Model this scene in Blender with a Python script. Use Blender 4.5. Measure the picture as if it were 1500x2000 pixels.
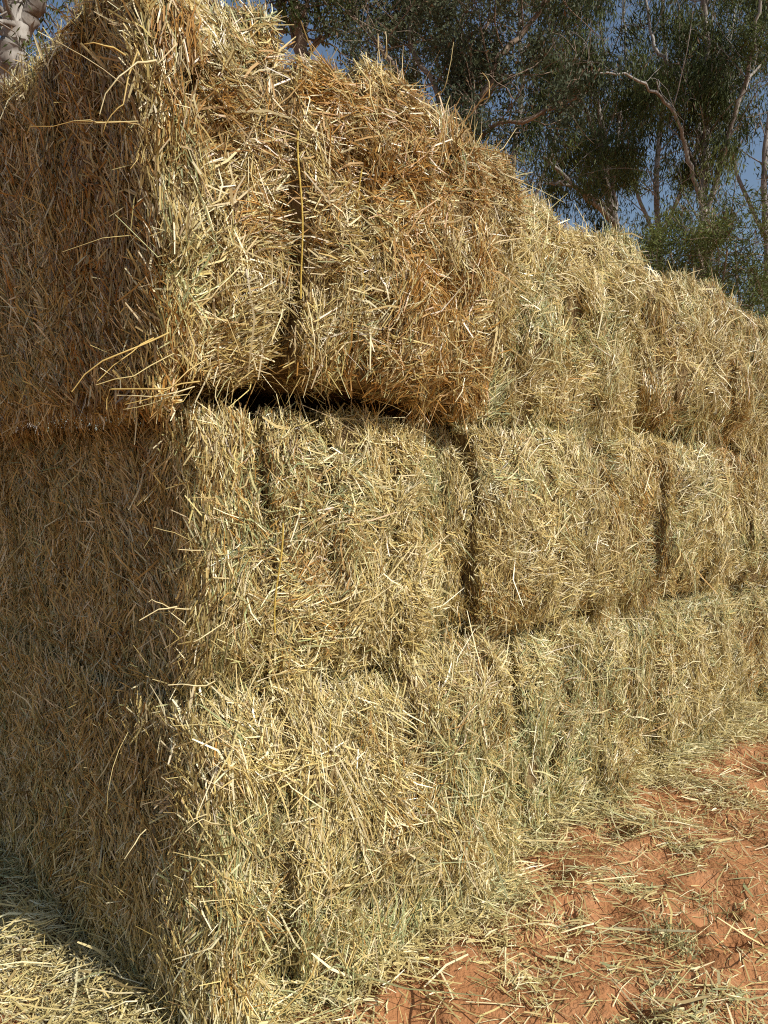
import bpy, math
import numpy as np
from mathutils import Vector

# ------------------------------------------------------------------ clear
for o in list(bpy.data.objects):
    bpy.data.objects.remove(o)
SC = bpy.context.scene
COL = SC.collection
RNG = np.random.default_rng(11)

# ------------------------------------------------------------------ camera
CAM_H = 1.6
PITCH = math.radians(-2.6)
F_PX = 1550.0                                   # focal length in pixels of the 1500 x 2000 frame
cd = bpy.data.cameras.new('camera')
cam = bpy.data.objects.new('camera', cd)
COL.objects.link(cam)
cam.location = (0, 0, CAM_H)
cam.rotation_euler = (math.radians(90) + PITCH, 0, 0)
cd.sensor_fit = 'VERTICAL'
cd.sensor_height = 36.0
cd.lens = 36.0 * F_PX / 2000.0
cd.clip_start = 0.05
cd.clip_end = 2000
SC.camera = cam

# ------------------------------------------------------------------ sky and sun
SUN_AZ = math.radians(180 - 56)               # compass bearing, +Y = 0, +X = 90
SUN_EL = math.radians(41)
w = bpy.data.worlds.new('World')
SC.world = w
w.use_nodes = True
nt = w.node_tree
sky = nt.nodes.new('ShaderNodeTexSky')
sky.sky_type = 'NISHITA'
sky.sun_disc = False
sky.sun_elevation = SUN_EL
sky.sun_rotation = SUN_AZ
sky.altitude = 300
sky.air_density = 1.2
sky.dust_density = 1.6
sky.ozone_density = 1.2
bg = nt.nodes['Background']
bg.inputs['Strength'].default_value = 0.095
w.cycles.sampling_method = 'NONE'
nt.links.new(sky.outputs[0], bg.inputs['Color'])
sd = bpy.data.lights.new('sun', 'SUN')
sd.energy = 5.0
sd.angle = math.radians(0.53)
sd.color = (1.0, 0.955, 0.885)
sun = bpy.data.objects.new('sun', sd)
COL.objects.link(sun)
sdir = Vector((math.sin(SUN_AZ) * math.cos(SUN_EL), math.cos(SUN_AZ) * math.cos(SUN_EL), math.sin(SUN_EL)))
sun.rotation_euler = sdir.to_track_quat('Z', 'Y').to_euler()
sun.location = sdir * 30
SC.view_settings.view_transform = 'Standard'
SC.view_settings.look = 'None'
SC.view_settings.exposure = 0.08
SC.view_settings.gamma = 1.0
SC.view_settings.use_curve_mapping = False
SC.render.engine = 'CYCLES'
SC.cycles.max_bounces = 4
SC.cycles.diffuse_bounces = 2
SC.cycles.glossy_bounces = 1
SC.cycles.transmission_bounces = 2
SC.cycles.use_denoising = False
SC.cycles.filter_width = 1.1


# ------------------------------------------------------------------ helpers
def _hash(i, j, k):
    h = (i * 374761393 + j * 668265263 + k * 2147483647 + 1013904223) & 0xFFFFFFFF
    h = ((h ^ (h >> 13)) * 1274126177) & 0xFFFFFFFF
    h = ((h ^ (h >> 16)) * 2246822519) & 0xFFFFFFFF
    return ((h ^ (h >> 15)) & 0xFFFFFF) / float(0xFFFFFF)


def noise(P, freq=1.0, seed=0.0):
    """smooth value noise in -1..1 at points P (n,3)"""
    q = np.asarray(P, float) * freq + np.array([seed * 17.3 + 100.0, seed * 9.1 + 100.0, seed * 5.7 + 100.0])
    i = np.floor(q).astype(np.int64)
    t = q - i
    t = t * t * (3 - 2 * t)
    r = 0
    for a in (0, 1):
        wx = t[:, 0] if a else 1 - t[:, 0]
        for b in (0, 1):
            wy = t[:, 1] if b else 1 - t[:, 1]
            for c in (0, 1):
                wz = t[:, 2] if c else 1 - t[:, 2]
                r = r + wx * wy * wz * _hash(i[:, 0] + a, i[:, 1] + b, i[:, 2] + c)
    return r * 2 - 1


def fbm(P, freq=1.0, seed=0.0, octv=3):
    r, a, n = 0, 1.0, 0
    for k in range(octv):
        r = r + a * noise(P, freq * 2.03 ** k, seed + k * 3.7)
        n += a
        a *= 0.5
    return r / n


def cells(P, freq, seed=0.0):
    """nearest cell of a jittered lattice: distance, offset from its centre, three random numbers of that cell"""
    q = np.asarray(P, float) * freq + 100.0 + seed * 7.7
    i = np.floor(q).astype(np.int64)
    best = np.full(len(q), 9.0)
    rel = np.zeros((len(q), 3))
    bid = np.zeros((len(q), 3), np.int64)
    for a in (-1, 0, 1):
        for b in (-1, 0, 1):
            for c in (-1, 0, 1):
                j = i + np.array([a, b, c])
                fx = np.stack([_hash(j[:, 0], j[:, 1], j[:, 2] + 911 * k) for k in (1, 2, 3)], 1)
                r = q - (j + fx)
                d = np.einsum('ij,ij->i', r, r)
                m = d < best
                best[m] = d[m]
                rel[m] = r[m]
                bid[m] = j[m]
    h = [_hash(bid[:, 0] + 77 * k, bid[:, 1], bid[:, 2]) for k in (1, 2, 3)]
    return np.sqrt(best), rel / freq, h[0], h[1], h[2]


def unit(v):
    return v / (np.linalg.norm(v, axis=-1, keepdims=True) + 1e-12)


def tag(o, label=None, cat=None, group=None, kind=None):
    if label: o['label'] = label
    if cat: o['category'] = cat
    if group: o['group'] = group
    if kind: o['kind'] = kind
    return o


def empty(name, loc=(0, 0, 0)):
    o = bpy.data.objects.new(name, None)
    COL.objects.link(o)
    o.location = loc
    o.empty_display_size = 0.1
    return o


def mesh_obj(name, V, Fq, mat, parent=None, col=None, smooth=False, kind=None):
    """V (n,3) world points, Fq (m,k) faces of k corners"""
    V = np.asarray(V, np.float32)
    Fq = np.asarray(Fq, np.int32)
    me = bpy.data.meshes.new(name)
    k = Fq.shape[1]
    if parent is not None:
        off = np.array(world_loc(parent), np.float32)
        V = V - off
    me.vertices.add(len(V))
    me.vertices.foreach_set('co', V.ravel())
    me.loops.add(Fq.size)
    me.loops.foreach_set('vertex_index', Fq.ravel())
    me.polygons.add(len(Fq))
    me.polygons.foreach_set('loop_start', np.arange(0, Fq.size, k, dtype=np.int32))
    me.polygons.foreach_set('loop_total', np.full(len(Fq), k, np.int32))
    if smooth:
        me.polygons.foreach_set('use_smooth', np.ones(len(Fq), bool))
    me.update(calc_edges=True)
    if col is not None:
        at = me.color_attributes.new('Col', 'FLOAT_COLOR', 'POINT')
        c4 = np.ones((len(V), 4), np.float32)
        c4[:, :3] = col
        at.data.foreach_set('color', c4.ravel())
    me.materials.append(mat)
    o = bpy.data.objects.new(name, me)
    COL.objects.link(o)
    if parent is not None:
        o.parent = parent
    if kind: o['kind'] = kind
    return o


def world_loc(o):
    p = Vector((0, 0, 0))
    while o is not None:
        p = p + o.location
        o = o.parent
    return p


CP, SP = math.cos(PITCH), math.sin(PITCH)


def px(x, y, depth):
    """point seen at photo pixel (x, y), at the given distance ahead of the camera"""
    a, b = (x - 750) / F_PX, (1000 - y) / F_PX
    d = np.array([a, CP - b * SP, SP + b * CP])
    return np.array([0, 0, CAM_H]) + d * (depth / d[1])


# ------------------------------------------------------------------ materials
def new_mat(name):
    m = bpy.data.materials.new(name)
    m.use_nodes = True
    n = m.node_tree
    return m, n, n.nodes['Principled BSDF'], n.nodes['Material Output']


def attr_mat(name, rough=0.5, transl=0.15, spec=0.4, sat=1.0):
    m, n, b, out = new_mat(name)
    a = n.nodes.new('ShaderNodeAttribute')
    a.attribute_name = 'Col'
    n.links.new(a.outputs['Color'], b.inputs['Base Color'])
    b.inputs['Roughness'].default_value = rough
    b.inputs['Specular IOR Level'].default_value = spec
    t = n.nodes.new('ShaderNodeBsdfTranslucent')
    n.links.new(a.outputs['Color'], t.inputs['Color'])
    mx = n.nodes.new('ShaderNodeMixShader')
    mx.inputs[0].default_value = transl
    n.links.new(b.outputs[0], mx.inputs[1])
    n.links.new(t.outputs[0], mx.inputs[2])
    n.links.new(mx.outputs[0], out.inputs['Surface'])
    return m


def ramp_mat(name, stops, scale, detail=6, rough=0.85, bump=0.3, bscale=None, stretch=(1, 1, 1), bdist=0.02, spec=0.2):
    m, n, b, out = new_mat(name)
    tc = n.nodes.new('ShaderNodeTexCoord')
    mp = n.nodes.new('ShaderNodeMapping')
    mp.inputs['Scale'].default_value = stretch
    n.links.new(tc.outputs['Object'], mp.inputs['Vector'])
    no = n.nodes.new('ShaderNodeTexNoise')
    no.inputs['Scale'].default_value = scale
    no.inputs['Detail'].default_value = detail
    no.inputs['Roughness'].default_value = 0.65
    n.links.new(mp.outputs[0], no.inputs['Vector'])
    cr = n.nodes.new('ShaderNodeValToRGB')
    el = cr.color_ramp.elements
    el[0].position, el[0].color = stops[0][0], (*stops[0][1], 1)
    el[1].position, el[1].color = stops[-1][0], (*stops[-1][1], 1)
    for p, c in stops[1:-1]:
        e = el.new(p)
        e.color = (*c, 1)
    n.links.new(no.outputs[0], cr.inputs[0])
    n.links.new(cr.outputs[0], b.inputs['Base Color'])
    b.inputs['Roughness'].default_value = rough
    b.inputs['Specular IOR Level'].default_value = spec
    nb = n.nodes.new('ShaderNodeTexNoise')
    nb.inputs['Scale'].default_value = bscale or scale * 3
    nb.inputs['Detail'].default_value = 8
    n.links.new(mp.outputs[0], nb.inputs['Vector'])
    bp = n.nodes.new('ShaderNodeBump')
    bp.inputs['Strength'].default_value = bump
    bp.inputs['Distance'].default_value = bdist
    n.links.new(nb.outputs[0], bp.inputs['Height'])
    n.links.new(bp.outputs[0], b.inputs['Normal'])
    return m


M_STRAW = attr_mat('hay_straw', 0.38, 0.10, 0.5)
M_LEAF = attr_mat('leaf', 0.55, 0.25, 0.16)
M_CORE = ramp_mat('packed_hay_shaded', [(0.3, (0.10, 0.06, 0.025)), (0.5, (0.22, 0.15, 0.065)), (0.72, (0.34, 0.26, 0.12))], 55,
                  rough=0.9, bump=0.8, bscale=120, stretch=(1, 1, 0.35))  # hay colour darkened: shade deep between the straws is put into the colour
M_TWINE = ramp_mat('yellow_twine', [(0.3, (0.46, 0.32, 0.06)), (0.7, (0.62, 0.46, 0.11))], 90, rough=0.5)
M_SOIL = ramp_mat('red_soil', [(0.25, (0.25, 0.113, 0.046)), (0.5, (0.37, 0.172, 0.074)), (0.75, (0.46, 0.235, 0.115))], 4.5,
                  detail=10, rough=0.95, bump=0.8, bscale=60, bdist=0.02, spec=0.1)
M_BARK = ramp_mat('pale_gum_bark', [(0.34, (0.12, 0.098, 0.08)), (0.47, (0.24, 0.215, 0.185)), (0.62, (0.40, 0.375, 0.335))], 3.2,
                  rough=0.8, bump=0.3, bscale=14, stretch=(1, 1, 0.35))
M_BARK2 = ramp_mat('brown_bark', [(0.35, (0.11, 0.075, 0.05)), (0.5, (0.21, 0.155, 0.11)), (0.65, (0.33, 0.26, 0.19))], 6,
                   rough=0.9, bump=0.5, bscale=25, stretch=(1, 1, 0.3))

PAL = np.array([[0.59, 0.465, 0.180],  # 0 straw gold
                [0.44, 0.330, 0.122],  # 1 tan
                [0.42, 0.225, 0.052],  # 2 rust
                [0.32, 0.350, 0.160],  # 3 grey green
                [0.80, 0.71, 0.43],    # 4 bleached
                [0.23, 0.145, 0.045],  # 5 brown
                [0.57, 0.54, 0.25]])   # 6 pale green


def hay_colour(P, rng, rust=0.15, green=0.25, brown=0.12, seed=0):
    """one hay colour for each straw at P: sorts of hay lie in patches"""
    n = len(P)
    g = fbm(P, 3.1, 21 + seed, 3)
    r = fbm(P, 2.7, 31 + seed, 3)
    f = fbm(P, 11.0, 41 + seed, 2)
    wts = np.stack([np.full(n, 0.36),
                    np.full(n, 0.20),
                    rust * np.clip(0.15 + 4.6 * (r + 0.5 * f), 0.03, 4.0),
                    green * np.clip(0.2 + 4.2 * (g + 0.4 * f), 0.03, 4.0) * 0.6,
                    np.full(n, 0.20),
                    brown * np.clip(0.7 + 1.5 * (r - 0.5 * f), 0.2, 2.0),
                    green * np.clip(0.4 + 2.5 * (g + 0.3 * f), 0.1, 2.6) * 0.6], 1)
    c = np.cumsum(wts / wts.sum(1, keepdims=True), 1)
    idx = np.minimum((rng.random((n, 1)) > c).sum(1), len(PAL) - 1)
    tone = (1 + 0.22 * fbm(P, 5.0, 51 + seed, 2))[:, None]
    return PAL[idx] * tone * (rng.uniform(0.74, 1.14, (n, 1))) * rng.uniform(0.96, 1.04, (n, 3))


def ribbons(P0, P1, P2, Wd, width):
    """flat bent straws through three points each -> verts, quads"""
    n = len(P0)
    V = np.empty((n, 6, 3))
    h = width[:, None] * 0.5
    V[:, 0] = P0 - Wd * h * 0.85
    V[:, 1] = P0 + Wd * h * 0.85
    V[:, 2] = P1 - Wd * h
    V[:, 3] = P1 + Wd * h
    V[:, 4] = P2 - Wd * h * 0.6
    V[:, 5] = P2 + Wd * h * 0.6
    b = (np.arange(n) * 6)[:, None]
    Q = np.concatenate([b + np.array([0, 1, 3, 2]), b + np.array([2, 3, 5, 4])], 1).reshape(-1, 4)
    return V.reshape(-1, 3), Q


def make_straw(P, N, L, W, lift, rng, ang, jit=0.5, curl=0.36, grav=0.15, kink=None):
    """straws rooted at P on a surface of normal N, combed along the angle ang in the surface"""
    n = len(P)
    up = np.tile([0.0, 0, 1.0], (n, 1))
    flat = np.abs(N[:, 2]) > 0.9
    up[flat] = [0.0, 1.0, 0.0]
    t1 = unit(np.cross(up, N))
    t2 = np.cross(N, t1)
    th = ang + rng.normal(0, jit, n)
    flip = rng.random(n) < 0.35
    th = np.where(flip, th + np.pi, th)
    D = t1 * np.cos(th)[:, None] + t2 * np.sin(th)[:, None]
    D = unit(D + N * np.tan(np.clip(lift, -0.6, 1.25))[:, None])
    bend = rng.normal(0, curl, (n, 3))
    bend[:, 2] -= grav
    D2 = unit(D + bend)
    P1 = P + D * (L * 0.5)[:, None]
    P2 = P1 + D2 * (L * 0.5)[:, None]
    if kink is not None:
        P2 = np.where(kink[:, None], P2, P + D * L[:, None])
    roll = rng.normal(0, 0.6, n)
    side = unit(np.cross(D, N + 1e-4))
    oth = np.cross(side, D)
    Wd = side * np.cos(roll)[:, None] + oth * np.sin(roll)[:, None]
    if kink is None:
        return ribbons(P, P1, P2, Wd, W)
    V1, Q1 = ribbons(P[kink], P1[kink], P2[kink], Wd[kink], W[kink])
    k = ~kink
    h = W[k][:, None] * 0.5
    a, b, wd = P[k], P2[k], Wd[k]
    V2 = np.stack([a - wd * h * 0.9, a + wd * h * 0.9, b + wd * h * 0.75, b - wd * h * 0.75], 1).reshape(-1, 3)
    Q2 = np.arange(len(V2)).reshape(-1, 4) + len(V1)
    return np.vstack([V1, V2]), np.vstack([Q1, Q2])


def tube(points, radii, sides=6):
    P = np.asarray(points, float)
    n = len(P)
    T = unit(np.gradient(P, axis=0))
    ref = np.array([0.31, 0.2, 0.93])
    A = unit(np.cross(T, ref))
    B = np.cross(T, A)
    an = np.linspace(0, 2 * np.pi, sides, endpoint=False)
    ring = A[:, None] * np.cos(an)[None, :, None] + B[:, None] * np.sin(an)[None, :, None]
    V = (P[:, None] + ring * np.asarray(radii, float)[:, None, None]).reshape(-1, 3)
    i = np.arange(n - 1)[:, None] * sides
    j = np.arange(sides)[None]
    j2 = (j + 1) % sides
    Q = np.stack([i + j, i + j2, i + sides + j2, i + sides + j], -1).reshape(-1, 4)
    return V, Q


class Bag:
    def __init__(s): s.V, s.Q, s.C, s.n = [], [], [], 0
    def add(s, V, Q, C=None):
        s.V.append(V); s.Q.append(Q + s.n); s.n += len(V)
        if C is not None: s.C.append(C)
    def build(s, name, mat, parent=None, smooth=False, kind=None):
        return mesh_obj(name, np.concatenate(s.V), np.concatenate(s.Q), mat, parent,
                        np.concatenate(s.C) if s.C else None, smooth, kind)


def smooth_line(pts, m):
    """Catmull-Rom through pts, m samples per span"""
    P = np.asarray(pts, float)
    E = np.vstack([2 * P[0] - P[1], P, 2 * P[-1] - P[-2]])
    out = []
    for k in range(len(P) - 1):
        a, b, c, d = E[k:k + 4]
        for t in np.linspace(0, 1, m, endpoint=False):
            out.append(0.5 * ((2 * b) + (-a + c) * t + (2 * a - 5 * b + 4 * c - d) * t * t + (-a + 3 * b - 3 * c + d) * t ** 3))
    out.append(P[-1])
    return np.array(out)


# ------------------------------------------------------------------ the stack's own frame
C0 = np.array([-0.508, 2.25, 0.0])              # front corner of the stack on the ground
U = unit(np.array([0.729, 0.685, 0.0]))         # along the sunlit face
NF = np.array([U[1], -U[0], 0.0])               # out of the sunlit face
UP = np.array([0.0, 0, 1.0])


def WS(s, f, z):
    return C0 + np.multiply.outer(s, U) + np.multiply.outer(f, NF) + np.multiply.outer(z, UP)


# ------------------------------------------------------------------ ground
FOOT = []
fr = np.random.default_rng(5)
for k in range(60):
    x, y = fr.uniform(-0.2, 4.2), fr.uniform(1.4, 5.6)
    FOOT.append((x, y, fr.uniform(0.05, 0.10), fr.uniform(0.08, 0.17), fr.uniform(0, 3.14), fr.uniform(0.015, 0.04)))
FOOT.append((1.19, 2.76, 0.05, 0.085, 0.5, 0.055))
FOOT.append((1.16, 2.60, 0.045, 0.06, 0.9, 0.045))


def ground_z(x, y):
    P = np.stack([x, y, np.zeros_like(x)], -1)
    fall = np.exp(-np.clip(np.hypot(x - 0.8, y - 3.0) - 5, 0, None) / 6)
    z = (0.030 * noise(P, 1.4, 2) + 0.034 * noise(P, 4.2, 3) + 0.024 * noise(P, 8.5, 4) + 0.009 * noise(P, 19, 5)) * fall
    for (fx, fy, a, b, r, d) in FOOT:
        dx, dy = x - fx, y - fy
        m = (np.abs(dx) < 0.5) & (np.abs(dy) < 0.5)
        if not m.any(): continue
        c, s = math.cos(r), math.sin(r)
        e = np.sqrt(((dx * c + dy * s) / b) ** 2 + ((-dx * s + dy * c) / a) ** 2)
        z = z + np.where(m, -d / (1 + np.exp((e - 1) * 7)) + 0.35 * d * np.exp(-((e - 1.45) / 0.3) ** 2), 0)
    return z


def axis(lo, hi, step, far):
    a = list(np.arange(lo, hi + 1e-6, step))
    out = []
    v, st = hi, step
    while v < far:
        st *= 1.25
        v += st
        out.append(v)
    neg = []
    v, st = lo, step
    while v > -far:
        st *= 1.25
        v -= st
        neg.append(v)
    return np.array(neg[::-1] + a + out)


gx, gy = axis(-1.8, 4.0, 0.027, 900), axis(1.3, 5.6, 0.027, 900)
GX, GY = np.meshgrid(gx, gy)
gz = ground_z(GX.ravel(), GY.ravel())
gi = (np.arange(len(gy) - 1)[:, None] * len(gx) + np.arange(len(gx) - 1)[None]).ravel()
gq = np.stack([gi, gi + 1, gi + len(gx) + 1, gi + len(gx)], 1)
g = mesh_obj('ground', np.stack([GX.ravel(), GY.ravel(), gz], 1), gq, M_SOIL, smooth=True)
tag(g, 'red sandy soil trodden into lumps and footprints', 'ground', kind='structure')

# ------------------------------------------------------------------ hay bales
STRAW_COUNT = 0


def flake_core(s0, s1, fr0, depth, z0, z1, r, rng, flare, seed, lean, endL, amp, ext, pil, chamfer, leanL, leanR):
    """rounded, lumpy slab of pressed hay: returns verts, quads, and for every vert its box coordinates"""
    def ax(a, b, st):
        return np.linspace(a, b, max(2, int(round((b - a) / st)) + 1))
    xs = ax(s0, s1, 0.045)
    zs = ax(z0, z1, 0.05)
    if endL:
        ys = ax(-depth, 0, 0.06)
    else:
        ys = np.concatenate([ax(-depth, -0.5, 0.3)[:-1], ax(-0.5, 0, 0.06)])
    Vs, Qs, n0 = [], [], 0
    def grid(A, B, fn, flipf):
        nonlocal n0
        a, b = np.meshgrid(A, B, indexing='ij')
        v = fn(a.ravel(), b.ravel())
        na, nb = len(A), len(B)
        i = (np.arange(na - 1)[:, None] * nb + np.arange(nb - 1)[None]).ravel()
        q = np.stack([i, i + nb, i + nb + 1, i + 1], 1)
        if flipf: q = q[:, ::-1]
        Vs.append(v); Qs.append(q + n0); n0 += len(v)
    k = lambda v, a: np.full_like(a, v)
    grid(xs, zs, lambda a, b: np.stack([a, k(0.0, a), b], 1), False)          # front
    grid(xs, zs, lambda a, b: np.stack([a, k(-depth, a), b], 1), True)        # back
    grid(xs, ys, lambda a, b: np.stack([a, b, k(z1, a)], 1), True)            # top
    grid(xs, ys, lambda a, b: np.stack([a, b, k(z0, a)], 1), False)           # bottom
    grid(ys, zs, lambda a, b: np.stack([k(s0, a), a, b], 1), False)           # left end
    grid(ys, zs, lambda a, b: np.stack([k(s1, a), a, b], 1), True)            # right end
    B = np.concatenate(Vs)
    Q = np.concatenate(Qs)
    lo = np.array([s0 + r, -depth + r, z0 + r])
    hi = np.array([s1 - r, -r, z1 - r])
    mid = (lo + hi) / 2
    lo, hi = np.minimum(lo, mid), np.maximum(hi, mid)
    inner = np.clip(B, lo, hi)
    nrm = unit(B - inner)
    P = inner + nrm * r
    t = (P[:, 2] - z0) / (z1 - z0)
    zz = P[:, 2]
    wob = 0.032 * noise(np.stack([P[:, 0] * 1.6, P[:, 1] * 0.4, P[:, 2] * 2.4], 1), 1.0, 3.3) * np.clip((P[:, 0] - s0 + (0 if endL else 1)) / 0.2, 0, 1)
    bs0, bs1, bz0, bz1 = ext
    sg = np.clip((P[:, 0] - bs0) / (bs1 - bs0) * 2 - 1, -1, 1)
    ta = np.clip((P[:, 2] - bz0) / (bz1 - bz0) * 2 - 1, -1, 1)
    nearf = np.exp(P[:, 1] / 0.22)
    side_p = np.abs(sg) ** 6 * (0.3 if chamfer else 1.0)
    side_p = np.where(sg > 0, np.abs(sg) ** 6, side_p)
    low = 1.0 if bz0 > 0.3 else 0.0
    P[:, 1] -= pil * nearf * (np.where(ta < 0, low, 1.0) * np.abs(ta) ** 4 + side_p)      # bales bulge like pillows
    inL = np.clip(1 - (P[:, 0] - bs0) / 0.22, 0, 1)
    P[:, 0] += inL * (chamfer * np.exp(P[:, 1] / 0.13) + leanL * (0.5 - t))
    inR = np.clip(1 - (bs1 - P[:, 0]) / 0.5, 0, 1)
    P[:, 0] -= inR * leanR * (1 - t) ** 1.5
    f = P[:, 1] + fr0 + flare * (1 - t) ** 2 + lean * (t - 0.5)
    Wp = WS(P[:, 0] + wob, f, zz)
    nw = np.outer(nrm[:, 0], U) + np.outer(nrm[:, 1], NF) + np.outer(nrm[:, 2], UP)
    d = amp * (1.2 * fbm(Wp, 3.5, seed, 2) + 0.75 * noise(Wp, 10, seed + 5))
    d = d - 0.10 * np.clip(noise(Wp, 5.5, seed + 9) - 0.42, 0, 1)                    # hollows where hay has dropped out
    if endL:  # cut end: fine upright ribs
        Q2 = np.stack([Wp @ U * 0.3, Wp @ NF * 3.2, Wp[:, 2] * 0.5], 1)
        d = np.where(nrm[:, 0] < -0.7, 0.026 * noise(Q2, 4.5, seed) + 0.014 * fbm(Wp, 6, seed), d)
    Wp = Wp + nw * d[:, None]
    return Wp, Q, B, nrm


def sample(Wp, Q, wt, dens, rng):
    """random points with normals on the quads, dens per square metre times wt per quad"""
    A, Bq, C, D = (Wp[Q[:, k]] for k in range(4))
    n1 = np.cross(C - A, D - Bq)
    area = 0.5 * np.linalg.norm(n1, axis=1)
    nr = unit(n1)
    cnt = rng.poisson(area * wt * dens)
    idx = np.repeat(np.arange(len(Q)), cnt)
    a, b = rng.random((2, len(idx), 1))
    p = (A[idx] * (1 - a) * (1 - b) + Bq[idx] * a * (1 - b) + C[idx] * a * b + D[idx] * (1 - a) * b)
    return p, nr[idx], idx


def make_bale(label, s0, s1, f, z0, z1, widths, dens, rng, flare=0.0, depth=2.3, endL=False, endR=False, rust=0.15,
              green=0.25, brown=0.12, tops=None, fronts=None, pil=0.085, rr=None, spread=3.7, chamfer=0.0, leanL=0.0, leanR=0.0, twines=(), topvis=0.25, Lm=0.092, Wm=0.0041, seed=0, bottoms=None, hang=-0.12):
    global STRAW_COUNT
    base = WS(np.array((s0 + s1) / 2), np.array(f - depth / 2), np.array(z0))
    root = empty('hay_bale', tuple(base))
    tag(root, label, 'hay bale', 'hay bales stacked in the wall')
    wd = np.array(widths, float)
    ed = s0 + (s1 - s0) * np.concatenate([[0], np.cumsum(wd / wd.sum())])
    nfl = len(wd)
    for i in range(nfl):
        sd_ = seed * 13 + i
        ft = (fronts[i] if fronts else rng.uniform(-0.022, 0.022))
        tp = (tops[i] if tops else rng.uniform(-0.02, 0.02))
        wdt = ed[i + 1] - ed[i]
        r = min(rng.uniform(0.025, 0.05), wdt * 0.48)
        if rr: r = rr
        elif i == 0 and endL: r = 0.05
        first, last = i == 0 and endL, i == nfl - 1 and endR
        Wp, Q, B, nrm = flake_core(ed[i] - 0.004, ed[i + 1] + 0.004, f + ft, depth, z0 + (bottoms[i] if bottoms else 0), z1 + tp, r, rng, flare, sd_,
                                   rng.uniform(-0.025, 0.025), i == 0 and endL, 0.036, (s0, s1, z0, z1), pil, chamfer, leanL, leanR)
        ctr = B[Q].mean(1)
        nq = unit(nrm[Q].mean(1))
        inset = 0.022                                      # the packed core lies below the loose surface
        vn = np.outer(nrm[:, 0], U) + np.outer(nrm[:, 1], NF) + np.outer(nrm[:, 2], UP)
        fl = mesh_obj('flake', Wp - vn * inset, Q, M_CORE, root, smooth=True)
        # how much loose straw each patch carries
        wt = np.zeros(len(Q))
        front = ctr[:, 1] > -0.02
        wt[front] = 1.0
        near = np.clip(1 - (-ctr[:, 1]) / 0.11, 0, 1)
        top = nq[:, 2] > 0.75
        bot = nq[:, 2] < -0.75
        lft, rgt = nq[:, 0] < -0.75, nq[:, 0] > 0.75
        side = (lft | rgt) & ~front
        wt = np.where(side, 0.42 * near, wt)
        wt = np.where(top & ~front, np.clip(1 - (-ctr[:, 1]) / max(topvis, 0.01), 0, 1) ** 0.5, wt)
        if topvis > 0.5:
            wt = np.where(top & ~front, np.where(ctr[:, 1] > -0.35, 0.8, 0.25), wt)
        wt = np.where(bot & ~front, (0.6 if z0 > 1.5 else 0.3 if z0 > 0.5 else 0) * np.clip(1 - (-ctr[:, 1]) / 0.22, 0, 1), wt)
        if first:
            wt = np.where(lft, np.where(ctr[:, 1] > -1.8, 0.85, 0.35), wt)
            if topvis > 0.5: wt = np.where(top, 0.7, wt)
            wt = np.where(bot & (ctr[:, 0] < ed[0] + 0.2) & (z0 > 1.5), 0.6, wt)
        if last:
            wt = np.where(rgt, np.clip(1.2 - (-ctr[:, 1]) / 1.0, 0, 1), wt)
        P, N, idx = sample(Wp, Q, wt, dens, rng)
        n = len(P)
        if n == 0: continue
        isL = first & lft[idx]
        isT = top[idx]
        b = B[Q[idx, 0]]
        # combing of the straw: tufts of one direction, each lying a little higher or lower
        bold = rng.random(n) < 0.024
        big = rng.random(n) < 0.5
        Pc = P.copy()
        Pc[isL, 2] *= 0.45                                # tufts on the cut end are tall and narrow
        cd1, rel1, a1, b1, c1 = cells(Pc, 7.5, sd_)
        cd2, rel2, a2, b2, c2 = cells(Pc, 14.0, sd_ + 3)
        ha, hb, hc = np.where(big, a1, a2), np.where(big, b1, b2), np.where(big, c1, c2)
        rel = np.where(big[:, None], rel1, rel2)
        ang = np.pi * 0.5 + (ha - 0.5) * spread + (rel @ U) * np.where(big, 5.0, 9.0) * (hb - 0.3)
        eL, eR = b[:, 0] - ed[i], ed[i + 1] - b[:, 0]
        edge = np.clip(np.minimum(eL, eR), 0, None)
        eT, eB = z1 + tp - b[:, 2], b[:, 2] - z0
        groove = np.exp(-(edge / 0.035) ** 2) * 0.8
        corner = np.exp(-(np.clip(eL, 0, None) / 0.10) ** 2) if i == 0 else np.zeros(n)
        groove = np.maximum(groove, 0.95 * corner)
        ang = ang * (1 - groove) + (np.pi * 0.5) * groove
        pit = (c1 < 0.15) & (cd1 < 0.5)
        shag = np.clip(0.5 + 1.3 * fbm(P, 4.0, sd_ + 80, 2), 0, 1.3)
        lift = np.abs(rng.normal(0, 0.08, n)) + 0.01 + 0.14 * (hb - 0.4)
        lift = lift + (rng.random(n) < 0.045) * rng.uniform(0.2, 0.9, n) * shag
        off = rng.uniform(-0.028, 0.0, n) + (hc - 0.5) * np.where(big, 0.045, 0.03) - pit * 0.04
        L = Lm * rng.lognormal(0, 0.42, n) * np.where(bold, 1.3, 0.62)
        W = Wm * rng.lognormal(0, 0.30, n) * np.where(bold, 1.05, 0.74)
        rim = np.minimum(np.minimum(eT, eB), edge if not (first or last) else np.minimum(edge * 0.8, edge))
        L = L * np.clip(0.45 + rim / 0.10, 0.45, 1.0)
        L = np.clip(L, 0.022, 0.30)
        if rr: L = np.where(bold, L, np.minimum(L, np.maximum(0.025, (edge + 0.012) / (np.abs(np.cos(ang)) + 0.15))))
        off = np.where(bold, np.maximum(off, rng.uniform(-0.012, 0.004, n)), off)
        jit = np.where(bold, 0.9, 0.36) * (1 - 0.65 * corner)
        lift = lift * (1 - 0.6 * corner)
        lift = np.where(isT, lift + (rng.random(n) < 0.22) * rng.uniform(0.1, 0.9, n), lift)
        rag = fbm(P, 3.0, 15.5, 2) + hang
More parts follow.
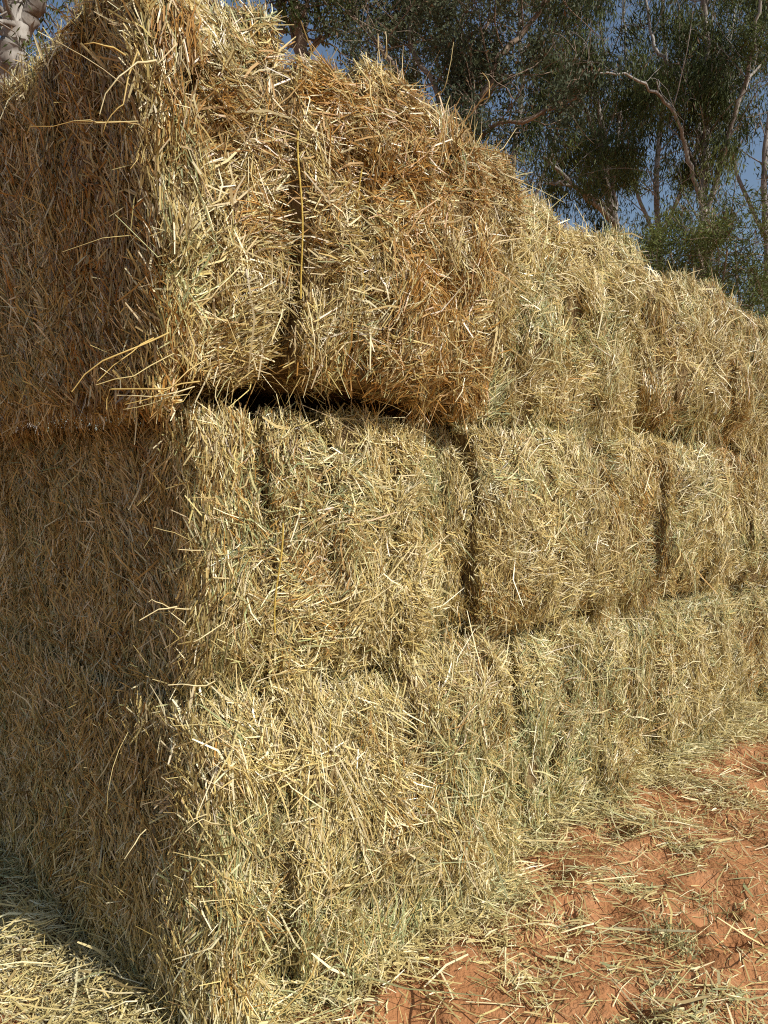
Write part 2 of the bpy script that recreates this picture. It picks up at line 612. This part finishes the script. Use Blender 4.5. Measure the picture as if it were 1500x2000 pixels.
        drape = (eB < 0.10) & (rag > 0.0) & ~isT & (rng.random(n) < 0.7)
        ang = np.where(drape, -np.pi * 0.5 + (hb - 0.5) * 0.9, ang)
        L = np.where(drape, np.clip(Lm * rng.lognormal(0, 0.4, n) * 1.1, 0.04, 0.22), L)
        lift = np.where(drape, 0.10 + 0.15 * rng.random(n), lift)
        # sawn end face: short ends, mostly upright, pressed flat
        if first:
            L = np.where(isL, np.clip(0.056 * rng.lognormal(0, 0.4, n), 0.02, 0.17), L)
            W = np.where(isL, 0.0038 * rng.lognormal(0, 0.32, n), W)
            lift = np.where(isL, np.abs(rng.normal(0, 0.12, n)) + 0.04 + 0.2 * (hb - 0.3), lift)
            ang = np.where(isL, np.pi * 0.5 + (ha - 0.5) * 1.5, ang)
            jit = np.where(isL, np.where(bold, 0.9, 0.35), jit)
            off = np.where(isL, rng.uniform(-0.034, 0.0, n) + (hc - 0.5) * 0.02, off)
        kink = bold | (L > 0.085) | (rng.random(n) < 0.15)
        V, Qs = make_straw(P + N * off[:, None], N, L, W, lift, rng, ang, jit, kink=kink)
        C = hay_colour(P, rng, rust, green, brown, seed)
        C = np.where(bold[:, None], C * 0.8 + PAL[4] * 0.2, C * (0.85 + 0.3 * ha[:, None]))
        if first:
            CL = hay_colour(P * np.array([1.6, 1.6, 0.35]), rng, rust * 0.5, green * 0.5, brown * 1.3, seed + 3) * 0.9
            C = np.where(isL[:, None], CL, C)
        mesh_obj('straw', V, Qs, M_STRAW, fl, np.vstack([np.repeat(C[kink], 6, axis=0), np.repeat(C[~kink], 4, axis=0)]), kind='stuff')
        STRAW_COUNT += n
    for (ts, ta, tb, tf) in twines:
        zz = np.linspace(ta, tb, 14)
        ff = f + tf + flare * (1 - (zz - z0) / (z1 - z0)) ** 2 + 0.014 * np.sin(zz * 13 + ts * 9)
        ss = ts + 0.008 * np.sin(zz * 9 + ts * 31)
        pts = WS(np.full_like(zz, 0) + ss, ff, zz)
        V, Qs = tube(pts, np.full(len(pts), 0.0028), 5)
        mesh_obj('twine', V, Qs, M_TWINE, root, smooth=True)
    return root


R = np.random.default_rng(3)
D0, D1, D2, D3 = 32000, 26000, 22000, 17000
# row by row from the ground, along the sunlit face
make_bale('bottom bale at the front corner of the stack, spilling straw on the red soil', -0.10, 1.30, 0.12, -0.03, 0.92,
          [0.3, 0.2, 0.3, 0.26, 0.28], D0, R, flare=0.05, chamfer=0.07, leanL=-0.06, endL=True, rust=0.10, green=0.40, brown=0.08, spread=2.5, Lm=0.115,
          fronts=[-0.01, 0.02, 0.0, 0.03, 0.0], tops=[0, .01, -.02, .02, 0.01], topvis=0.4, seed=1,
          twines=[(0.35, 0.05, 0.86, 0.0)])
make_bale('middle bale of the corner column, with a yellow twine down its sunlit face', -0.02, 1.10, -0.01, 0.89, 1.80,
          [0.22, 0.2, 0.24, 0.14, 0.14], D0, R, endL=True, chamfer=0.05, rust=0.12, green=0.34, brown=0.09, topvis=0.4,
          fronts=[0.0, 0.02, 0.01, 0.02, -0.025], tops=[-.01, .0, .0, -.02, 0.], seed=2,
          twines=[(0.215, 1.13, 1.46, 0.066)])
make_bale('tall rusty bale on top of the corner, overhanging the bale below', -0.22, 1.53, 0.10, 1.86, 2.91,
          [0.177, 0.302, 0.233, 0.303, 0.325, 0.37], D0, R, endL=True, endR=True, chamfer=0.02, leanL=0.05, leanR=0.24, rust=0.6, green=0.20, brown=0.26, topvis=1.0,
          fronts=[0.05, -0.035, 0.01, 0.035, 0.0, -0.03], rr=0.075, tops=[-.01, 0.06, 0.01, 0.02, 0.02, -0.03], seed=3, Lm=0.098, Wm=0.0043, hang=-0.4, bottoms=[-0.08, 0.0, 0.02, 0.02, 0.0, -0.02],
          twines=[(0.259, 2.12, 2.6, 0.015), (0.492, 2.15, 2.55, 0.015)])
make_bale('bottom bale with rounded shaggy front, second along from the corner', 1.30, 2.55, -0.10, -0.03, 0.92,
          [0.3, 0.24, 0.32, 0.28], D1, R, flare=0.04, rust=0.07, green=0.36, brown=0.06, topvis=0.4, seed=4)
make_bale('middle bale beside the deep upright gap, second along from the corner', 1.13, 2.52, -0.05, 0.91, 1.79,
          [0.13, 0.26, 0.3, 0.2, 0.26], D1, R, rust=0.13, green=0.26, brown=0.1, seed=5,
          fronts=[-0.045, 0.01, 0.02, 0.0, 0.0])
make_bale('top bale just right of the tall rusty bale, pale and greenish', 1.30, 2.76, -0.12, 1.80, 2.82,
          [0.3, 0.3, 0.36, 0.3], D1, R, endR=True, rust=0.09, green=0.36, brown=0.05, topvis=0.7, seed=6,
          tops=[0.0, 0.02, -0.02, 0.03])
make_bale('bottom bale standing right of the second bottom groove, low and pale', 2.57, 3.92, -0.12, -0.03, 0.92,
          [0.3, 0.26, 0.4, 0.3], D2, R, flare=0.02, endR=True, rust=0.12, green=0.28, brown=0.07, topvis=0.4, seed=7)
make_bale('middle bale under the short dark gap, third along from the corner', 2.54, 3.86, -0.06, 0.92, 1.79,
          [0.26, 0.3, 0.3, 0.2, 0.24], D2, R, endR=True, rust=0.17, green=0.25, brown=0.12, seed=8,
          fronts=[-0.03, 0.02, 0.0, 0.01, -0.05])
make_bale('top bale with a brown hollow in its face, third along from the corner', 2.78, 4.0, -0.08, 1.84, 2.72,
          [0.3, 0.26, 0.3, 0.2, 0.3], D2, R, endR=True, rust=0.16, green=0.22, brown=0.09, topvis=0.7, seed=9,
          tops=[-0.03, 0.02, 0.0, 0.03, -0.01])
make_bale('bottom bale at the right edge of the picture, set back in shade', 4.0, 5.2, -0.24, -0.03, 0.88,
          [0.2, 0.22, 0.2, 0.2, 0.22], D3, R, flare=0.05, rust=0.18, green=0.2, brown=0.14, topvis=0.4, seed=10)
make_bale('middle bale at the right edge of the picture, behind a dark cleft', 3.93, 5.15, -0.14, 0.88, 1.76,
          [0.2, 0.22, 0.2, 0.2, 0.22], D3, R, rust=0.18, green=0.2, brown=0.14, seed=11)
make_bale('top bale at the right edge of the picture, lowest of its row', 4.02, 5.2, -0.10, 1.80, 2.66,
          [0.2, 0.22, 0.2, 0.2, 0.22], D3, R, rust=0.14, green=0.24, brown=0.1, topvis=0.7, seed=12)
print('bale straws', STRAW_COUNT)

# ------------------------------------------------------------------ loose hay on the ground
def ground_straw(n_try):
    rng = np.random.default_rng(21)
    s = rng.uniform(-1.7, 5.2, n_try)
    f = rng.uniform(-2.4, 2.6, n_try)
    ok = ~((s > -0.06) & (f < np.where(s < 1.3, 0.06, np.where(s < 3.95, -0.14, -0.28))))
    s, f = s[ok], f[ok]
    P = WS(s, f, np.zeros_like(s))
    ok = (P[:, 1] > 1.4) & (np.abs(P[:, 0]) < P[:, 1] * 0.62 + 0.25)
    s, f, P = s[ok], f[ok], P[ok]
    wall = np.where(s < 1.3, 0.12, np.where(s < 3.95, -0.10, -0.22))
    dist = np.where(s < -0.1, np.where(f < 0.12, -0.1 - s, np.hypot(s + 0.1, f - 0.12)), np.clip(f - wall, 0, None) + 0.02)      # distance from the wall foot
    leftside = (s < -0.1) & (f < 0.12)
    patch = fbm(P, 3.0, 71, 3)
    fine = noise(P, 9.0, 72)
    foot = np.where(leftside, 0.24, np.where(s < 1.3, 0.09, 0.10)) * (1 + 0.7 * patch)
    d = 1.0 * np.exp(-(np.clip(dist - 0.04, 0, None) / foot) ** 2)
    d = d + np.clip(1.9 * (patch + 0.55 * fine) - 0.05, 0, 1) * np.where(leftside, np.where(dist < 0.3, 0.8, 0.45), 0.6) * np.exp(-dist / 2.4)
    d = d + 0.075
    keep = rng.random(len(s)) < np.clip(d, 0, 1)
    s, f, P, dist = s[keep], f[keep], P[keep], dist[keep]
    n = len(s)
    drift = 0.06 * np.exp(-(np.clip(dist - 0.06, 0, None) / 0.12) ** 2) + 0.02 * np.exp(-(dist / 0.35) ** 2) + 0.02 * np.clip(patch[keep], 0, 1)
    P[:, 2] = ground_z(P[:, 0], P[:, 1]) + 0.004 + drift * rng.random(n) + np.abs(rng.normal(0, 0.006, n))
    N = np.tile([0.0, 0, 1.0], (n, 1))
    N = unit(N + rng.normal(0, 0.06, (n, 3)))
    ang = np.pi * 1.6 * fbm(P, 3.2, 75, 2)
    L = np.clip(0.050 * rng.lognormal(0, 0.6, n), 0.01, 0.28)
    W = 0.0034 * rng.lognormal(0, 0.35, n)
    lift = rng.normal(0.02, 0.10, n) + (rng.random(n) < 0.08) * rng.uniform(0, 0.5, n)
    thick = rng.random(n) < 0.06
    L = np.where(thick, L * 1.9 + 0.02, L)
    W = np.where(thick, W * 1.45, W)
    V, Q = make_straw(P, N, L, W, np.clip(lift, -0.08, 1), rng, ang, 1.1, 0.26, 0.10)
    zg = ground_z(V[:, 0], V[:, 1]) + 0.003
    V[:, 2] = np.maximum(V[:, 2], zg)
    C = hay_colour(P, rng, 0.04, 0.36, 0.05, 8) * 0.78 + np.array([0.72, 0.64, 0.34]) * 0.22
    return V, Q, np.repeat(C, 6, axis=0), n


V, Q, C, n = ground_straw(520000)
print('ground straws', n)
o = mesh_obj('loose_hay', V, Q, M_STRAW, None, C)
tag(o, 'loose dry hay strewn over the soil along the foot of the stack', 'loose hay', kind='stuff')

# ------------------------------------------------------------------ long stalks hanging out of the bales
bales = {o['label'].split()[0] + str(k): o for k, o in enumerate([x for x in COL.objects if x.name.startswith('hay_bale')])}
blist = [x for x in COL.objects if x.name.startswith('hay_bale')]
B_BOT, B_MID, B_TOP = blist[0], blist[1], blist[2]
SR = np.random.default_rng(77)


def stalk(parent, pts, wpx=6, col=(0.68, 0.56, 0.27), d=2.0):
    """pts: (x, y, depth)"""
    K = np.array([px(x, y, dd) for x, y, dd in pts])
    P = [K[0]]
    for a, b in zip(K[:-1], K[1:]):
        P += [a + (b - a) * 0.5 + SR.normal(0, 0.003, 3), a + (b - a) * 0.96, b]
    P = np.array(P)
    r = wpx / F_PX * pts[0][2] * 0.28
    V, Q = tube(P, np.linspace(r, r * 0.55, len(P)) * SR.uniform(0.85, 1.1, len(P)), 4)
    c = np.array(col) * SR.uniform(0.9, 1.1)
    mesh_obj('stalk', V, Q, M_STRAW, parent, np.tile(c, (len(V), 1)) * SR.uniform(0.85, 1.1, (len(V), 1)))


G, Y, E = (0.58, 0.47, 0.20), (0.60, 0.43, 0.14), (0.72, 0.61, 0.33)
stalk(B_TOP, [(300, 262, 2.05), (235, 237, 2.0), (145, 236, 1.98), (60, 247, 1.97)], 4, Y)
stalk(B_TOP, [(270, 237, 2.0), (190, 240, 1.95), (145, 236, 1.93)], 5, G)
stalk(B_TOP, [(305, 118, 2.0), (268, 122, 1.93), (232, 150, 1.9), (194, 226, 1.88)], 8, E)
stalk(B_TOP, [(268, 102, 1.98), (240, 205, 1.9), (218, 224, 1.89), (202, 260, 1.88)], 6, Y)
stalk(B_TOP, [(240, 165, 2.05), (160, 108, 2.0), (110, 80, 1.98)], 4, E)
stalk(B_TOP, [(245, 108, 2.0), (200, 88, 1.95), (165, 86, 1.94)], 7, Y)
stalk(B_TOP, [(300, 40, 2.0), (280, 0, 1.95), (270, -30, 1.95)], 6, G)
stalk(B_TOP, [(255, 460, 2.1), (200, 465, 2.02), (122, 492, 2.0)], 3, G)
stalk(B_TOP, [(330, 650, 2.05), (262, 680, 1.95), (200, 705, 1.92), (140, 765, 1.9)], 7, Y)
stalk(B_TOP, [(300, 660, 2.05), (255, 690, 1.97), (190, 745, 1.93)], 5, Y)
stalk(B_TOP, [(340, 690, 2.05), (260, 735, 1.95), (187, 752, 1.92)], 5, G)
stalk(B_TOP, [(390, 745, 2.05), (320, 760, 1.97), (215, 760, 1.93), (208, 800, 1.93)], 6, Y)
stalk(B_TOP, [(380, 755, 2.05), (300, 775, 1.97), (228, 772, 1.95)], 5, E)
stalk(B_TOP, [(405, 700, 2.05), (330, 760, 1.97), (245, 790, 1.95)], 5, Y)
stalk(B_TOP, [(370, 770, 2.05), (290, 790, 1.98), (240, 800, 1.96)], 4, G)
stalk(B_TOP, [(470, 520, 2.2), (445, 545, 2.12), (412, 582, 2.1), (372, 592, 2.08)], 6, E)
stalk(B_TOP, [(290, 330, 2.1), (270, 300, 2.0), (255, 330, 1.98)], 4, Y)
stalk(B_TOP, [(855, 190, 2.75), (872, 160, 2.72), (886, 82, 2.72)], 4, G)
stalk(B_TOP, [(935, 200, 2.9), (955, 190, 2.86), (955, 160, 2.86), (942, 142, 2.86)], 5, Y)
stalk(B_TOP, [(742, 120, 2.65), (738, 66, 2.62)], 6, E)
stalk(B_TOP, [(752, 115, 2.65), (755, 90, 2.62), (753, 62, 2.62)], 5, E)
stalk(B_TOP, [(690, 115, 2.6), (722, 160, 2.5), (735, 225, 2.48)], 7, G)
stalk(B_TOP, [(860, 320, 2.65), (870, 250, 2.6), (876, 205, 2.6)], 6, E)
stalk(B_TOP, [(600, 590, 2.35), (612, 650, 2.28), (614, 700, 2.27)], 6, E)
stalk(B_TOP, [(430, 740, 2.2), (420, 775, 2.1), (440, 830, 2.1)], 4, E)
stalk(B_MID, [(395, 1065, 2.35), (340, 1040, 2.25), (300, 1030, 2.22)], 3, G)
stalk(B_MID, [(390, 1190, 2.32), (330, 1187, 2.24), (303, 1175, 2.2), (290, 1176, 2.2)], 5, E)
stalk(B_MID, [(345, 1185, 2.25), (310, 1190, 2.2), (272, 1212, 2.18)], 6, E)
stalk(B_MID, [(440, 1215, 2.3), (410, 1235, 2.2), (378, 1254, 2.18)], 6, E)
stalk(B_MID, [(400, 1075, 2.3), (345, 1073, 2.22), (390, 1040, 2.2)], 4, E)
stalk(B_MID, [(420, 1330, 2.3), (385, 1340, 2.2), (328, 1338, 2.18)], 6, E)
stalk(B_MID, [(320, 1340, 2.4), (260, 1260, 2.35)], 3, G)
stalk(B_BOT, [(640, 1480, 2.2), (625, 1650, 2.1), (600, 1740, 2.08)], 5, E)
stalk(B_BOT, [(415, 1590, 2.2), (390, 1595, 2.1), (365, 1608, 2.08)], 6, E)
stalk(B_BOT, [(430, 1610, 2.15), (395, 1600, 2.08), (362, 1625, 2.06)], 5, E)
stalk(B_BOT, [(250, 1430, 2.35), (220, 1500, 2.25), (208, 1588, 2.25)], 3, G)
stalk(B_BOT, [(285, 1620, 2.25), (262, 1650, 2.2), (243, 1678, 2.18)], 6, E)
stalk(B_BOT, [(620, 1880, 2.0), (590, 1935, 1.97), (520, 2005, 1.95)], 9, Y)

# ------------------------------------------------------------------ trees
def branch_path(p, d, length, rng, n=6, wob=0.18, up=0.0):
    pts = [p]
    d = d / np.linalg.norm(d)
    for k in range(n):
        d = d + rng.normal(0, wob, 3)
        d[2] += up
        d = d / np.linalg.norm(d)
        pts.append(pts[-1] + d * length / n)
    return np.array(pts)


def gum_tree(name, label, cat, limbs, seed, bark, n_branch=60, blen=1.7, twigs=4, tlen=0.7, leaves=30000, leaf=(0.15, 0.024),
             cols=((0.055, 0.075, 0.03), (0.085, 0.10, 0.045)), droop=1.0, tmin=0.3, spread=0.16, up=0.03, group=None, clump=0.0):
    """limbs: list of (list of world points, r0, r1); the first is the trunk"""
    rng = np.random.default_rng(seed)
    base = np.array(limbs[0][0][0])
    root = empty(name, tuple(base))
    tag(root, label, cat, group)
    tw = Bag()
    anchors = []
    dens = []
    tot = sum(np.linalg.norm(np.diff(np.array(l[0]), axis=0), axis=1).sum() for l in limbs)
    for k, (pts, r0, r1) in enumerate(limbs):
        P = smooth_line(pts, 5)
        P[1:-1] += rng.normal(0, 0.02, (len(P) - 2, 3))
        V, Q = tube(P, np.linspace(r0, r1, len(P)), 9 if r0 > 0.05 else 6)
        mesh_obj('trunk' if k == 0 else 'limb', V, Q, bark, root, smooth=True)
        ln = np.linalg.norm(np.diff(P, axis=0), axis=1).sum()
        nb = int(n_branch * ln / tot) + 1
        for j in range(nb):
            t = rng.uniform(tmin if k == 0 else min(tmin, 0.25), 1.0)
            i = min(int(t * (len(P) - 1)), len(P) - 2)
            p = P[i] + (P[i + 1] - P[i]) * rng.random()
            ax_ = unit(P[min(i + 1, len(P) - 1)] - P[i])
            d = unit(rng.normal(0, 1, 3) * np.array([1, 1, 0.55]) + ax_ * 0.75 + np.array([0, 0, 0.12]))
            L = blen * rng.uniform(0.45, 1.25)
            rb = max(0.006, (r0 + (r1 - r0) * t) * 0.32)
            BP = branch_path(p, d, L, rng, 6, spread, up)
            V, Q = tube(BP, np.linspace(rb, 0.005, len(BP)), 4)
            tw.add(V, Q)
            for q in range(twigs):
                tt = rng.uniform(0.35, 1.0)
                ii = min(int(tt * 6), 5)
                d2 = unit((BP[ii + 1] - BP[ii]) * 3 / L + rng.normal(0, 0.55, 3))
                TP = branch_path(BP[ii], d2, tlen * rng.uniform(0.5, 1.3), rng, 4, 0.24, -0.10 * droop)
                V, Q = tube(TP, np.linspace(max(0.004, rb * 0.3), 0.003, len(TP)), 3)
                tw.add(V, Q)
                anchors.append(TP[2:] if clump else TP[1:])
                dens.append(rng.uniform(0.1, 1.0) ** 3.5)
    tw.build('branches', bark, root, smooth=True, kind='stuff')
    A = np.array(anchors)                                     # (m,4,3)
    dn = np.array(dens)
    m = len(A)
    w_ = dn / dn.sum()
    ti = rng.choice(m, leaves, p=w_)
    seg = rng.integers(0, A.shape[1], leaves)
    p = A[ti, seg] + rng.normal(0, 1, (leaves, 3)) * np.array([0.10 + clump, 0.10 + clump, 0.10 + 1.6 * clump])
    d = unit(rng.normal(0, 0.40, (leaves, 3)) + np.array([0, 0, -0.85 * droop]) + 0.3 * rng.normal(0, 1, (m, 3))[ti])
    L = leaf[0] * rng.uniform(0.6, 1.25, leaves)
    Wd = leaf[1] * rng.uniform(0.7, 1.25, leaves)
    sd2 = unit(np.cross(d, rng.normal(0, 1, (leaves, 3))))
    V = np.empty((leaves, 4, 3))
    V[:, 0] = p
    V[:, 1] = p + d * (L * 0.42)[:, None] + sd2 * (Wd * 0.5)[:, None]
    V[:, 2] = p + d * L[:, None] + rng.normal(0, 0.012, (leaves, 3))
    V[:, 3] = p + d * (L * 0.42)[:, None] - sd2 * (Wd * 0.5)[:, None]
    Qd = np.arange(leaves * 4).reshape(-1, 4)
    c0, c1 = np.array(cols[0]), np.array(cols[1])
    t = np.clip(0.45 + 1.3 * fbm(p, 1.1, seed, 2)[:, None] + rng.normal(0, 0.22, (leaves, 1)), 0, 1.3)
    C = (c0 + (c1 - c0) * t) * rng.uniform(0.8, 1.2, (leaves, 1))
    brown = rng.random(leaves) < 0.06
    C[brown] = np.array([0.16, 0.10, 0.05]) * rng.uniform(0.7, 1.2, (brown.sum(), 1))
    mesh_obj('crown', V.reshape(-1, 3), Qd, M_LEAF, root, np.repeat(C, 4, axis=0), kind='stuff')
    return root


def L_(pts, depth, r0, r1, dd=None):
    dd = dd or [0] * len(pts)
    return [px(x, y, depth + e) for (x, y), e in zip(pts, dd)], r0, r1


def to_ground(limb):
    pts, r0, r1 = limb
    a = pts[0].copy()
    b = a.copy()
    b[2] = -0.1
    return [b, (a + b) / 2 + np.array([0.05, 0.03, 0])] + list(pts), r0, r1


DARK = ((0.040, 0.055, 0.015), (0.115, 0.135, 0.036))
OLIV = ((0.085, 0.105, 0.026), (0.165, 0.190, 0.050))
# A: many-stemmed gum on the right
dA = 16
gum_tree('gum_tree', 'tall gum tree at the right with pale stems fanning out from one trunk', 'tree', [
    to_ground(L_([(1375, 560), (1372, 390), (1378, 300), (1384, 170), (1378, 60), (1372, -120), (1368, -330)], dA, 0.10, 0.04)),
    L_([(1372, 400), (1345, 310), (1325, 240), (1290, 190), (1235, 150), (1150, 140)], dA, 0.05, 0.015, [0, -.3, -.6, -.9, -1.2, -1.4]),
    L_([(1376, 380), (1372, 270), (1345, 195), (1318, 140), (1280, 90), (1262, 0), (1250, -140)], dA, 0.07, 0.015, [0, .3, .6, .8, 1, 1.2, 1.4]),
    L_([(1380, 420), (1405, 330), (1435, 225), (1462, 130), (1480, 40), (1500, -60), (1530, -220)], dA, 0.06, 0.018, [0, -.2, -.5, -.8, -1, -1.2, -1.5]),
    L_([(1430, 240), (1460, 160), (1500, 110), (1560, 30)], dA, 0.04, 0.012, [-.4, 0, .6, 1.2]),
    L_([(1365, 380), (1340, 280), (1325, 180), (1330, 60), (1310, -60)], dA, 0.04, 0.012, [0, .6, 1.2, 1.7, 2]),
    L_([(1400, 360), (1420, 250), (1420, 130), (1435, 20), (1440, -100)], dA, 0.04, 0.012, [0, .8, 1.5, 2.2, 2.6]),
], 101, M_BARK, n_branch=64, blen=1.8, twigs=3, tlen=0.8, leaf=(0.17, 0.023), clump=0.055, leaves=32000, cols=DARK, tmin=0.25, droop=1.3, group='gum trees behind the stack')
# B: gum in the middle right
dB = 19
gum_tree('gum_tree', 'slender gum tree between the stack and the fanning tree, with a bare sloping branch', 'tree', [
    to_ground(L_([(1205, 480), (1190, 380), (1180, 280), (1165, 200), (1145, 120), (1130, 20), (1120, -150)], dB, 0.12, 0.03)),
    L_([(1200, 420), (1200, 320), (1213, 230), (1225, 160), (1220, 60), (1215, -80)], dB, 0.06, 0.015, [0, .3, .6, 1, 1.2, 1.5]),
    L_([(1195, 400), (1160, 260), (1120, 160), (1085, 90), (1060, 0)], dB, 0.06, 0.015, [0, -.3, -.6, -.9, -1.2]),
    L_([(1205, 440), (1160, 395), (1110, 350), (1060, 305)], dB, 0.075, 0.03, [0, -.8, -1.5, -2]),
    L_([(1180, 400), (1140, 375), (1110, 360), (1065, 358)], dB, 0.05, 0.02, [0, -.8, -1.5, -2.2]),
], 102, M_BARK, n_branch=66, blen=2.0, twigs=3, tlen=0.85, leaf=(0.18, 0.025), clump=0.065, leaves=34000, cols=DARK, tmin=0.2, droop=1.3, group='gum trees behind the stack')
# C: nearer tree with bare leaning branches behind the rusty bale
dC = 10.5
gum_tree('gum_tree', 'brown twiggy tree with a leaning branch behind the tall rusty bale', 'tree', [
    to_ground(L_([(880, 420), (900, 300), (935, 200), (985, 100), (1040, 45), (1085, -40)], dC, 0.07, 0.025)),
    L_([(900, 320), (910, 200), (940, 80), (985, 0), (1000, -110)], dC, 0.04, 0.012, [0, .4, .8, 1.1, 1.3]),
    L_([(890, 330), (850, 170), (800, 70), (860, -60)], dC, 0.05, 0.015, [0, .5, 1.0, 1.4]),
    L_([(905, 290), (960, 250), (1050, 225), (1130, 190)], dC, 0.035, 0.012, [0, -.4, -.6, -.8]),
    L_([(880, 330), (780, 150), (720, 60), (680, 20)], dC, 0.05, 0.015, [0, .6, 1, 1.4]),
], 103, M_BARK2, n_branch=110, blen=1.15, twigs=4, tlen=0.5, leaves=30000, leaf=(0.075, 0.026), cols=((0.05, 0.062, 0.03), (0.095, 0.11, 0.055)),
    tmin=0.35, droop=0.7, spread=0.2)
# D: big smooth trunk at the top left
dD = 11
gum_tree('gum_tree', 'thick smooth trunk forking at the top left corner above the shaded face', 'tree', [
    to_ground(L_([(22, 380), (16, 190), (26, 100), (30, 45), (22, -60), (10, -240)], dD, 0.27, 0.13)),
    L_([(28, 70), (58, 25), (90, -30), (130, -180)], dD, 0.15, 0.08, [0, 0, -.1, -.2]),
    L_([(20, 160), (60, 120), (110, 85), (150, 100)], dD, 0.02, 0.008, [0, -.2, -.4, -.6]),
    L_([(70, 0), (100, 30), (120, 90), (125, 120)], dD, 0.015, 0.006, [0, .2, .3, .3]),
], 104, M_BARK, n_branch=34, blen=1.0, twigs=3, tlen=0.55, leaves=3200, leaf=(0.10, 0.026), cols=DARK, tmin=0.6, spread=0.24)
# E: stems behind the notch of the corner bale
dE = 12
gum_tree('gum_tree', 'thin upright stems with sparse leaves above the notch in the stack', 'tree', [
    to_ground(L_([(590, 140), (582, 60), (575, 0), (566, -120)], dE, 0.10, 0.05)),
    L_([(592, 120), (596, 50), (600, 0), (610, -110)], dE, 0.06, 0.03, [0, .1, .2, .3]),
    L_([(588, 120), (560, 40), (545, 0), (520, -110)], dE, 0.05, 0.02, [0, .3, .5, .8]),
    L_([(600, 110), (660, 50), (710, 10), (760, -60)], dE, 0.04, 0.015, [0, .3, .5, .8]),
    L_([(560, 60), (450, 20), (360, -10), (240, 0), (180, 20)], dE, 0.04, 0.01, [0, .3, .5, .8, .8]),
], 105, M_BARK2, n_branch=46, blen=1.0, twigs=3, tlen=0.55, leaves=9000, leaf=(0.085, 0.028), cols=DARK, tmin=0.45, spread=0.22)
# farther gums that close the view
for k, (x, dd, sd_, lab, top) in enumerate([
        (1010, 26, 201, 'dark gum tree farther off, behind the twiggy leaning tree', -500),
        (1290, 27, 202, 'dark gum tree farther off, seen between the pale stems', -420),
        (1500, 25, 203, 'dark gum tree farther off at the right edge of the picture', -420),
        (800, 28, 204, 'dark gum tree farther off, above the middle of the stack', -350)]):
    gum_tree('gum_tree', lab, 'tree', [
        to_ground(L_([(x, 520), (x - 8, 330), (x + 10, 160), (x + 4, 0), (x - 6, top)], dd, 0.13, 0.04)),
        L_([(x, 480), (x - 60, 340), (x - 90, 200), (x - 120, 20), (x - 110, -160)], dd, 0.07, 0.02, [0, .5, 1, 1.5, 1.5]),
        L_([(x, 460), (x + 60, 320), (x + 90, 170), (x + 105, -10), (x + 100, -170)], dd, 0.07, 0.02, [0, -.5, -1, -1.5, -1.5]),
    ], sd_, M_BARK, n_branch=56, blen=2.5, twigs=3, tlen=1.1, clump=0.11, leaves=14000, leaf=(0.21, 0.034), cols=DARK, tmin=0.10, group='far gum trees')


# bright low bushes at the lower right
def bush(label, x, y, depth, seed, n, wide, high, cols):
    b = px(x, y, depth)
    b[2] = 0
    top = px(x, y, depth)[2]
    rng = np.random.default_rng(seed)
    limbs = []
    for k in range(5):
        a = rng.uniform(0, 6.28)
        e = np.array([math.cos(a) * wide * 0.45, math.sin(a) * wide * 0.45, top * rng.uniform(0.75, 0.98)])
        m_ = np.array([math.cos(a) * wide * 0.12, math.sin(a) * wide * 0.12, top * 0.4])
        limbs.append(([b + np.array([0, 0, -0.05]) + rng.normal(0, 0.04, 3) * np.array([1, 1, 0]), b + m_, b + e], 0.05, 0.015))
    gum_tree('wattle_bush', label, 'bush', limbs, seed, M_BARK2, n_branch=110, blen=1.1, twigs=4, tlen=0.5, leaves=n, leaf=(0.11, 0.018),
             cols=cols, droop=0.3, tmin=0.35, group='bushes under the gums')


bush('light green bush in front of the fanning gum tree', 1385, 345, 13.5, 301, 26000, 2.3, 1, OLIV)
bush('olive green bush at the right edge below the gum trees', 1490, 370, 13, 302, 24000, 2.3, 1, OLIV)
bush('dark olive bush low behind the third top bale', 1275, 400, 14, 303, 20000, 2.2, 1, OLIV)

# ------------------------------------------------------------------ little weed on the soil
wr = np.random.default_rng(9)
root = empty('dry_weed', (0.98, 2.62, float(ground_z(np.array([0.98]), np.array([2.62]))[0])))
tag(root, 'small grey green weed tuft growing on the bare red soil', 'weed')
n = 260
P = np.array(root.location) + np.stack([wr.normal(0, 0.036, n), wr.normal(0, 0.065, n), np.abs(wr.normal(0.004, 0.008, n))], 1)
N = unit(np.tile([0, 0, 1.0], (n, 1)) + wr.normal(0, 0.3, (n, 3)))
V, Q = make_straw(P, N, wr.uniform(0.012, 0.04, n), wr.uniform(0.003, 0.006, n), wr.uniform(0.2, 1.2, n), wr, wr.uniform(0, 6.28, n), 1.0, 0.4, 0)
C = np.array([0.42, 0.40, 0.20]) * wr.uniform(0.7, 1.3, (n, 1))
mesh_obj('leaves', V, Q, M_LEAF, root, np.repeat(C, 6, axis=0), kind='stuff')
